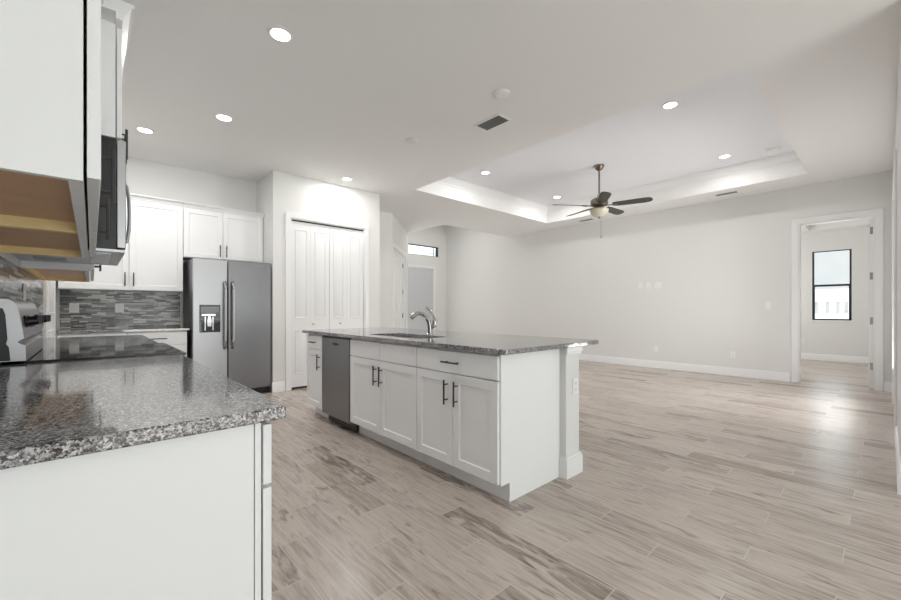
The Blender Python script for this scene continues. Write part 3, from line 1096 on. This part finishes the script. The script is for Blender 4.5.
# far upper
r = thing('wall_cabinet', 'white wall cabinet beyond the microwave on the range wall', 'cabinet', (-.15, 3.8, UZ0), 'range wall upper cabinets')
upper_box(r, UXF, 3.182, 4.48, UZ0, UZ1)
door(FU, 3.185, 3.829, UZ0 + .008, UZ1 - .01, r, 3.79, UZ0 + .13)
door(FU, 3.833, 4.477, UZ0 + .008, UZ1 - .01, r, 3.87, UZ0 + .13)
crown(r, (UXF, 3.182, 0), (0, 1, 0), (1, 0, 0), 1.298, UZ1)

# backsplash
o = B().box(XL + .0005, XL + .0035, .965, 4.575, CT1 + .001, UZ0 - .002).build('tile_backsplash', 'mosaic_y')
tag(o, 'grey linear mosaic tile backsplash on the wall behind the range', 'backsplash')
o = B().box(XL + .02, .885, 6.390, 6.3995, CT1 + .001, 1.37).build('tile_backsplash', 'mosaic_x')
tag(o, 'grey linear mosaic tile backsplash beside the refrigerator', 'backsplash')

# ------------------------------------------------------------------ back-wall run
FB = ((0, 5.80, 0), (1, 0, 0), (0, -1, 0))
r = thing('base_cabinet', 'white base cabinet with drawers beside the refrigerator', 'cabinet', (.6, 6.1, 0), 'back wall base cabinets')
box('body', 'cabinet_white', .30, .872, 5.80, 6.397, .115, .884, r)
box('toe_kick', 'cabinet_white', .30, .872, 5.875, 6.397, 0, .114, r)
for c0, c1 in ((.722, .872), (.425, .716), (.118, .419)): drawer(FB, .303, .869, c0, c1, r, L=.16)
r = thing('base_cabinet', 'white base cabinet in the kitchen corner left of the drawers', 'cabinet', (0, 6.1, 0), 'back wall base cabinets')
box('body', 'cabinet_white', XL + .02, .297, 5.80, 6.397, .115, .884, r)
box('toe_kick', 'cabinet_white', XL + .02, .297, 5.875, 6.397, 0, .114, r)
drawer(FB, XL + .022, .294, .732, .872, r)
door(FB, XL + .022, .294, .118, .724, r, .25, .62)
o = B().box(XL + .02, .895, 5.765, 6.398, CT0, CT1).build('countertop', 'granite', bevel=.004)
tag(o, 'speckled granite countertop on the back wall beside the refrigerator', 'countertop')

FBU = ((0, 6.07, 0), (1, 0, 0), (0, -1, 0))
r = thing('wall_cabinet', 'tall white two-door wall cabinet left of the refrigerator', 'cabinet', (.33, 6.2, UZ0), 'back wall upper cabinets')
box('body', 'cabinet_white', XL + .02, .868, 6.071, 6.398, UZ0, UZ1, r)
door(FBU, XL + .022, .328, UZ0 + .006, UZ1 - .012, r, .292, UZ0 + .13)
door(FBU, .332, .866, UZ0 + .006, UZ1 - .012, r, .372, UZ0 + .13)
crown(r, (XL + .02, 6.071, 0), (1, 0, 0), (0, -1, 0), 1.138, UZ1)
r = thing('wall_cabinet', 'white two-door wall cabinet above the refrigerator', 'cabinet', (1.36, 6.2, 1.82), 'back wall upper cabinets')
box('body', 'cabinet_white', .870, 1.846, 6.071, 6.398, 1.815, UZ1, r)
door(FBU, .873, 1.319, 1.822, UZ1 - .012, r, 1.283, 1.925)
door(FBU, 1.323, 1.82, 1.822, UZ1 - .012, r, 1.36, 1.925)
crown(r, (.870, 6.071, 0), (1, 0, 0), (0, -1, 0), .976, UZ1)

# refrigerator
FF = ((0, 5.70, 0), (1, 0, 0), (0, -1, 0))
r = thing('refrigerator', 'stainless side-by-side refrigerator with ice dispenser next to the pantry', 'refrigerator', (1.37, 6.0, 0))
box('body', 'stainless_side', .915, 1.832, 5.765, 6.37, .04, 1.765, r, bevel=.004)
b = B(FF[0], FF[1], FF[2])
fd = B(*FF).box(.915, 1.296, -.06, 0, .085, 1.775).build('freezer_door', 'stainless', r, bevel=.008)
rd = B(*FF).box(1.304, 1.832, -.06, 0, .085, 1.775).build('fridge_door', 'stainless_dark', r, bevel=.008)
for dd, ax in ((fd, 1.262), (rd, 1.355)):
    hb = B(*FF)
    pts = [(ax, .0, .64), (ax, .035, .66), (ax, .052, .74), (ax, .056, 1.07), (ax, .052, 1.40), (ax, .035, 1.475), (ax, .0, 1.495)]
    hb.tube(pts, .019, 14)
    hb.build('handle', 'stainless', dd)
ds = B(*FF).box(.985, 1.215, .0005, .006, .855, 1.20).build('dispenser', 'black_glass', fd, bevel=.002)
B(*FF).box(1.0, 1.20, .0065, .009, 1.10, 1.175).build('dispenser_screen', 'stainless_side', ds)
b = B(*FF)
b.box(1.01, 1.16, .0065, .010, 1.062, 1.085)
b.box(1.04, 1.052, .0065, .012, .88, 1.05).box(1.125, 1.137, .0065, .012, .88, 1.05)
b.prism([(1.07, .93), (1.11, .93), (1.115, 1.0), (1.10, 1.06), (1.08, 1.06), (1.065, 1.0)], 'b', .0065, .022)
b.build('paddle', 'chrome', ds)
box('kick_grille', 'black_plastic', .93, 1.82, 5.735, 5.76, .012, .08, r)
B(*FF).box(1.70, 1.765, .0004, .0012, 1.715, 1.722).build('badge', 'chrome', rd)
B().cyl((1.77, 5.715, .022), (1.80, 5.715, .022), .02, 12).build('caster', 'black_plastic', r)

# ------------------------------------------------------------------ outlets and switches
def plate(o, u, n, label, w=.07, h=.115, kind='outlet', gang=1, group=None):
    u, n = Vector(u), Vector(n)
    p = thing('wall_outlet' if kind == 'outlet' else ('light_switch' if kind == 'switch' else 'cable_plate'), label,
              'outlet' if kind == 'outlet' else ('switch' if kind == 'switch' else 'wall plate'), o, group)
    b = B(o, u, n)
    b.box(-w / 2, w / 2, .0005, .006, -h / 2, h / 2)
    b.build('plate', 'plastic_white', p, bevel=.002)
    for g in range(gang):
        a = (g - (gang - 1) / 2) * .046
        if kind == 'outlet':
            for s in (-.022, .022):
                q = B(o, u, n).box(a - .016, a + .016, .006, .0085, s - .014, s + .014).build('socket', 'plastic_white', p, bevel=.002)
                B(o, u, n).box(a - .007, a - .005, .0083, .0088, s - .005, s + .005).box(a + .005, a + .007, .0083, .0088, s - .005, s + .005).build('slot', 'gap_dark', q)
        elif kind == 'switch':
            B(o, u, n).box(a - .016, a + .016, .006, .010, -.033, .033).build('rocker', 'plastic_white', p, bevel=.002)
        else:
            B(o, u, n).cyl((a, .006, 0), (a, .012, 0), .006, 10).build('jack', 'nickel', p)
    return p


plate((-.15, 6.389, 1.16), (1, 0, 0), (0, -1, 0), 'white outlet on the mosaic backsplash, left one nearer the corner', w=.085)
plate((.258, 6.389, 1.16), (1, 0, 0), (0, -1, 0), 'white outlet on the mosaic backsplash, right one nearer the refrigerator', w=.085)
plate((XL + .004, 3.30, 1.23), (0, 1, 0), (1, 0, 0), 'white outlet on the range wall tile just past the range')
plate((2.485, 1.4555, .61), (1, 0, 0), (0, -1, 0), 'white outlet on the end of the island post')
LW = ((0, 1, 0), (-1, 0, 0))
plate((XR, 3.33, 1.62), *LW, 'white cable plate on living wall, left end of the three plates at screen height', kind='cable')
plate((XR, 3.17, 1.61), *LW, 'white outlet on living wall in the middle of the three screen-height plates', kind='outlet')
plate((XR, 2.99, 1.61), *LW, 'white double outlet plate on living wall, right end of the screen-height row', w=.115, gang=2)
plate((XR, 3.03, .37), *LW, 'white outlet low on living wall directly below the screen-height plates')
plate((XR, 1.78, .36), *LW, 'white outlet low on living wall nearer the bedroom opening')
plate((XR, 1.30, 1.21), *LW, 'white light switch on living wall beside the bedroom opening', kind='switch')
plate((BX, 1.31, .42), *LW, 'white outlet low on the bedroom window wall')

# ------------------------------------------------------------------ ceiling fixtures
def downlight(z, label, power, group, r=.085):
    p = thing('recessed_downlight', label, 'ceiling light', (0, 0, z), group)
    B((0, 0, z)).lathe([(r, 0), (r + .0, -.004), (r - .006, -.007), (r * .78, -.008), (r * .74, -.003), (r * .74, 0)], seg=32).build('trim_ring', 'plastic_white', p)
    B((0, 0, z)).lathe([(0, -.004), (r * .74, -.004), (r * .74, -.001), (0, -.001)], seg=32).build('lens', 'lamp_lens', p)
    l = bpy.data.lights.new('bulb', 'AREA')
    l.shape = 'DISK'
    l.size = .13
    l.energy = power
    l.color = (1, .985, .965)
    lo = bpy.data.objects.new('bulb', l)
    C.objects.link(lo)
    lo.parent = p
    lo.location = (0, 0, -.012)
    return p


KP = 5.5
kl = [((.975, 2.84), 'lit round ceiling downlight nearest the camera, above the kitchen aisle'),
      ((.981, 4.45), 'lit round kitchen downlight in the middle of the aisle row, above the refrigerator side'),
      ((.424, 5.33), 'lit round kitchen downlight near the back wall cabinets'),
      ((2.78, 5.33), 'lit round ceiling downlight in front of the pantry doors')]
d = downlight(H, kl[0][1], KP, 'kitchen downlights')
d.location = (*kl[0][0], H)
for (x, y), lb in kl[1:]: dup(d, (x, y, H), lb)
tl = [((4.71, 1.60), 'lit tray ceiling downlight nearest the camera, top right of the fan'),
      ((6.88, 1.60), 'lit tray ceiling downlight at the far right corner by the smoke detector'),
      ((4.79, 4.43), 'lit tray ceiling downlight at the left corner, above the island'),
      ((6.89, 4.43), 'lit tray ceiling downlight just left of the fan blades')]
d2 = downlight(HT, tl[0][1], 3.6, 'tray ceiling downlights')
d2.location = (*tl[0][0], HT)
for (x, y), lb in tl[1:]: dup(d2, (x, y, HT), lb)

p = thing('ceiling_cover_plate', 'small round white cover on the ceiling above the island, left of the vent', 'ceiling cover', (2.70, 3.63, H))
B((2.70, 3.63, H)).lathe([(.075, 0), (.075, -.006), (.06, -.012), (0, -.013)], seg=28).build('cover', 'plastic_white', p)
p = thing('smoke_detector', 'round white detector on the ceiling just above the large vent', 'smoke detector', (2.695, 2.30, H))
B((2.695, 2.30, H)).lathe([(.075, 0), (.075, -.010), (.068, -.016), (.05, -.018), (.045, -.024), (0, -.025)], seg=28).build('cover', 'plastic_white', p)
p = thing('smoke_detector', 'round white smoke detector on the tray ceiling near its right edge', 'smoke detector', (7.06, 1.07, HT))
B((7.06, 1.07, HT)).lathe([(.085, 0), (.085, -.02), (.075, -.036), (.05, -.042), (0, -.043)], seg=28).build('cover', 'plastic_white', p)


def vent(x, y, w, L, label, n=6):
    """grille long side along y"""
    p = thing('ceiling_vent', label, 'air vent', (x, y, H))
    b = B((x, y, H))
    m = .025
    b.box(-w / 2 - m, -w / 2, -L / 2 - m, L / 2 + m, -.008, -.0005).box(w / 2, w / 2 + m, -L / 2 - m, L / 2 + m, -.008, -.0005)
    b.box(-w / 2, w / 2, -L / 2 - m, -L / 2, -.008, -.0005).box(-w / 2, w / 2, L / 2, L / 2 + m, -.008, -.0005)
    b.build('frame', 'plastic_white', p, bevel=.002)
    B((x, y, H)).box(-w / 2, w / 2, -L / 2, L / 2, -.002, -.0005).build('duct_opening', 'vent_dark', p)
    for k in range(n):
        c0 = -w / 2 + w * (k + .5) / n
        B((x, y, H)).prism([(c0 - .004, -.002), (c0 + .008, -.009), (c0 + .009, -.008), (c0 - .003, -.001)], 'b', -L / 2, L / 2).build('slat', 'slat_grey', p)
    return p


vent(3.05, 2.72, .16, .30, 'large dark-slatted air vent on the flat ceiling left of the tray')
vent(7.76, 1.78, .10, .29, 'small air vent in the ceiling border right of the fan')
vent(7.83, 4.32, .10, .29, 'small air vent in the ceiling border behind the fan')

# ceiling fan
fx, fy = 5.875, 3.02
r = thing('ceiling_fan', 'five-blade ceiling fan with dark blades and frosted bowl light hanging from the tray', 'ceiling fan', (fx, fy, HT))
B((fx, fy, 0)).lathe([(.0, HT - .001), (.075, HT - .001), (.075, HT - .015), (.05, HT - .06), (.018, HT - .085), (0, HT - .085)]).build('canopy', 'bronze', r)
B((fx, fy, 0)).cyl((0, 0, HT - .08), (0, 0, 2.90), .0135, 14).build('downrod', 'bronze', r)
B((fx, fy, 0)).lathe([(.0, 2.93), (.03, 2.925), (.035, 2.89), (.085, 2.875), (.125, 2.85), (.132, 2.80), (.12, 2.765), (.075, 2.75), (.05, 2.735), (.055, 2.70), (.0, 2.70)]).build('motor_housing', 'bronze', r)
B((fx, fy, 0)).lathe([(.0, 2.70), (.138, 2.70), (.142, 2.685), (.125, 2.64), (.085, 2.605), (.03, 2.59), (0, 2.588)]).build('light_bowl', 'bowl_glass', r)
B((fx, fy, 0)).lathe([(.0, 2.59), (.014, 2.588), (.014, 2.57), (0, 2.562)], seg=14).build('finial', 'bronze', r)
b = B((fx, fy, 0))
b.cyl((.02, -.02, 2.57), (.02, -.02, 2.29), .0022, 6)
b.tube([(.02, -.02, 2.30), (.02, -.02, 2.29), (.02, -.02, 2.26)], [.003, .007, .006], 10)
b.build('pull_chain', 'bronze', r)
for k in range(5):
    a = math.radians(-103 + 72 * k) - TH     # measured from the image plane, then turned into the room
    ca, sa = math.cos(a), math.sin(a)
    uu, vv = Vector((ca, sa, 0)), Vector((-sa, ca, 0))
    b = B((fx, fy, 2.757), uu, vv)
    b.box(.09, .20, -.012, .012, -.006, .004)
    b.prism([(.19, -.045), (.27, -.02), (.27, .02), (.19, .045), (.17, 0)], 'c', -.006, -.001)
    b.build('blade_bracket', 'bronze', r)
    b = B((fx, fy, 2.757), uu, vv)
    rs = [(.20, .050), (.26, .062), (.45, .068), (.64, .072), (.70, .066), (.735, .045), (.75, .0)]
    out = [(x, y) for x, y in rs] + [(x, -y) for x, y in rs[-2::-1]]
    n_ = len(out)
    tw = -math.tan(math.radians(13))
    vs = [(x, y, y * tw + .0) for x, y in out] + [(x, y, y * tw + .007) for x, y in out]
    b.poly(vs, [tuple(range(n_)), tuple(range(n_, 2 * n_))] + [(i, (i + 1) % n_, n_ + (i + 1) % n_, n_ + i) for i in range(n_)])
    b.build('blade', 'blade_dark', r)

# ------------------------------------------------------------------ outside
o = B().box(-40, 160, -60, 80, -.5, -.3).build('ground', 'lawn')
struct(o)
r = thing('neighbour_house', 'pale single-storey house far outside the bedroom window', 'house', (98, 8, -.3))
box('wall', 'stucco', 94, 104, -4, 22, -.3, 3.0, r)
b = B().prism([(-5, 3.0), (23, 3.0), (18, 4.6), (0, 4.6)], 'a', 93, 105)
b.build('roof', 'roof_grey', r)
for yy in (-2, 0.8, 3.2, 4.6, 5.6, 6.9, 8.3, 11, 14, 18):
    w = B().box(93.93, 93.99, yy - .25, yy + .25, .5, 2.5).build('window', 'shade_grey', r)
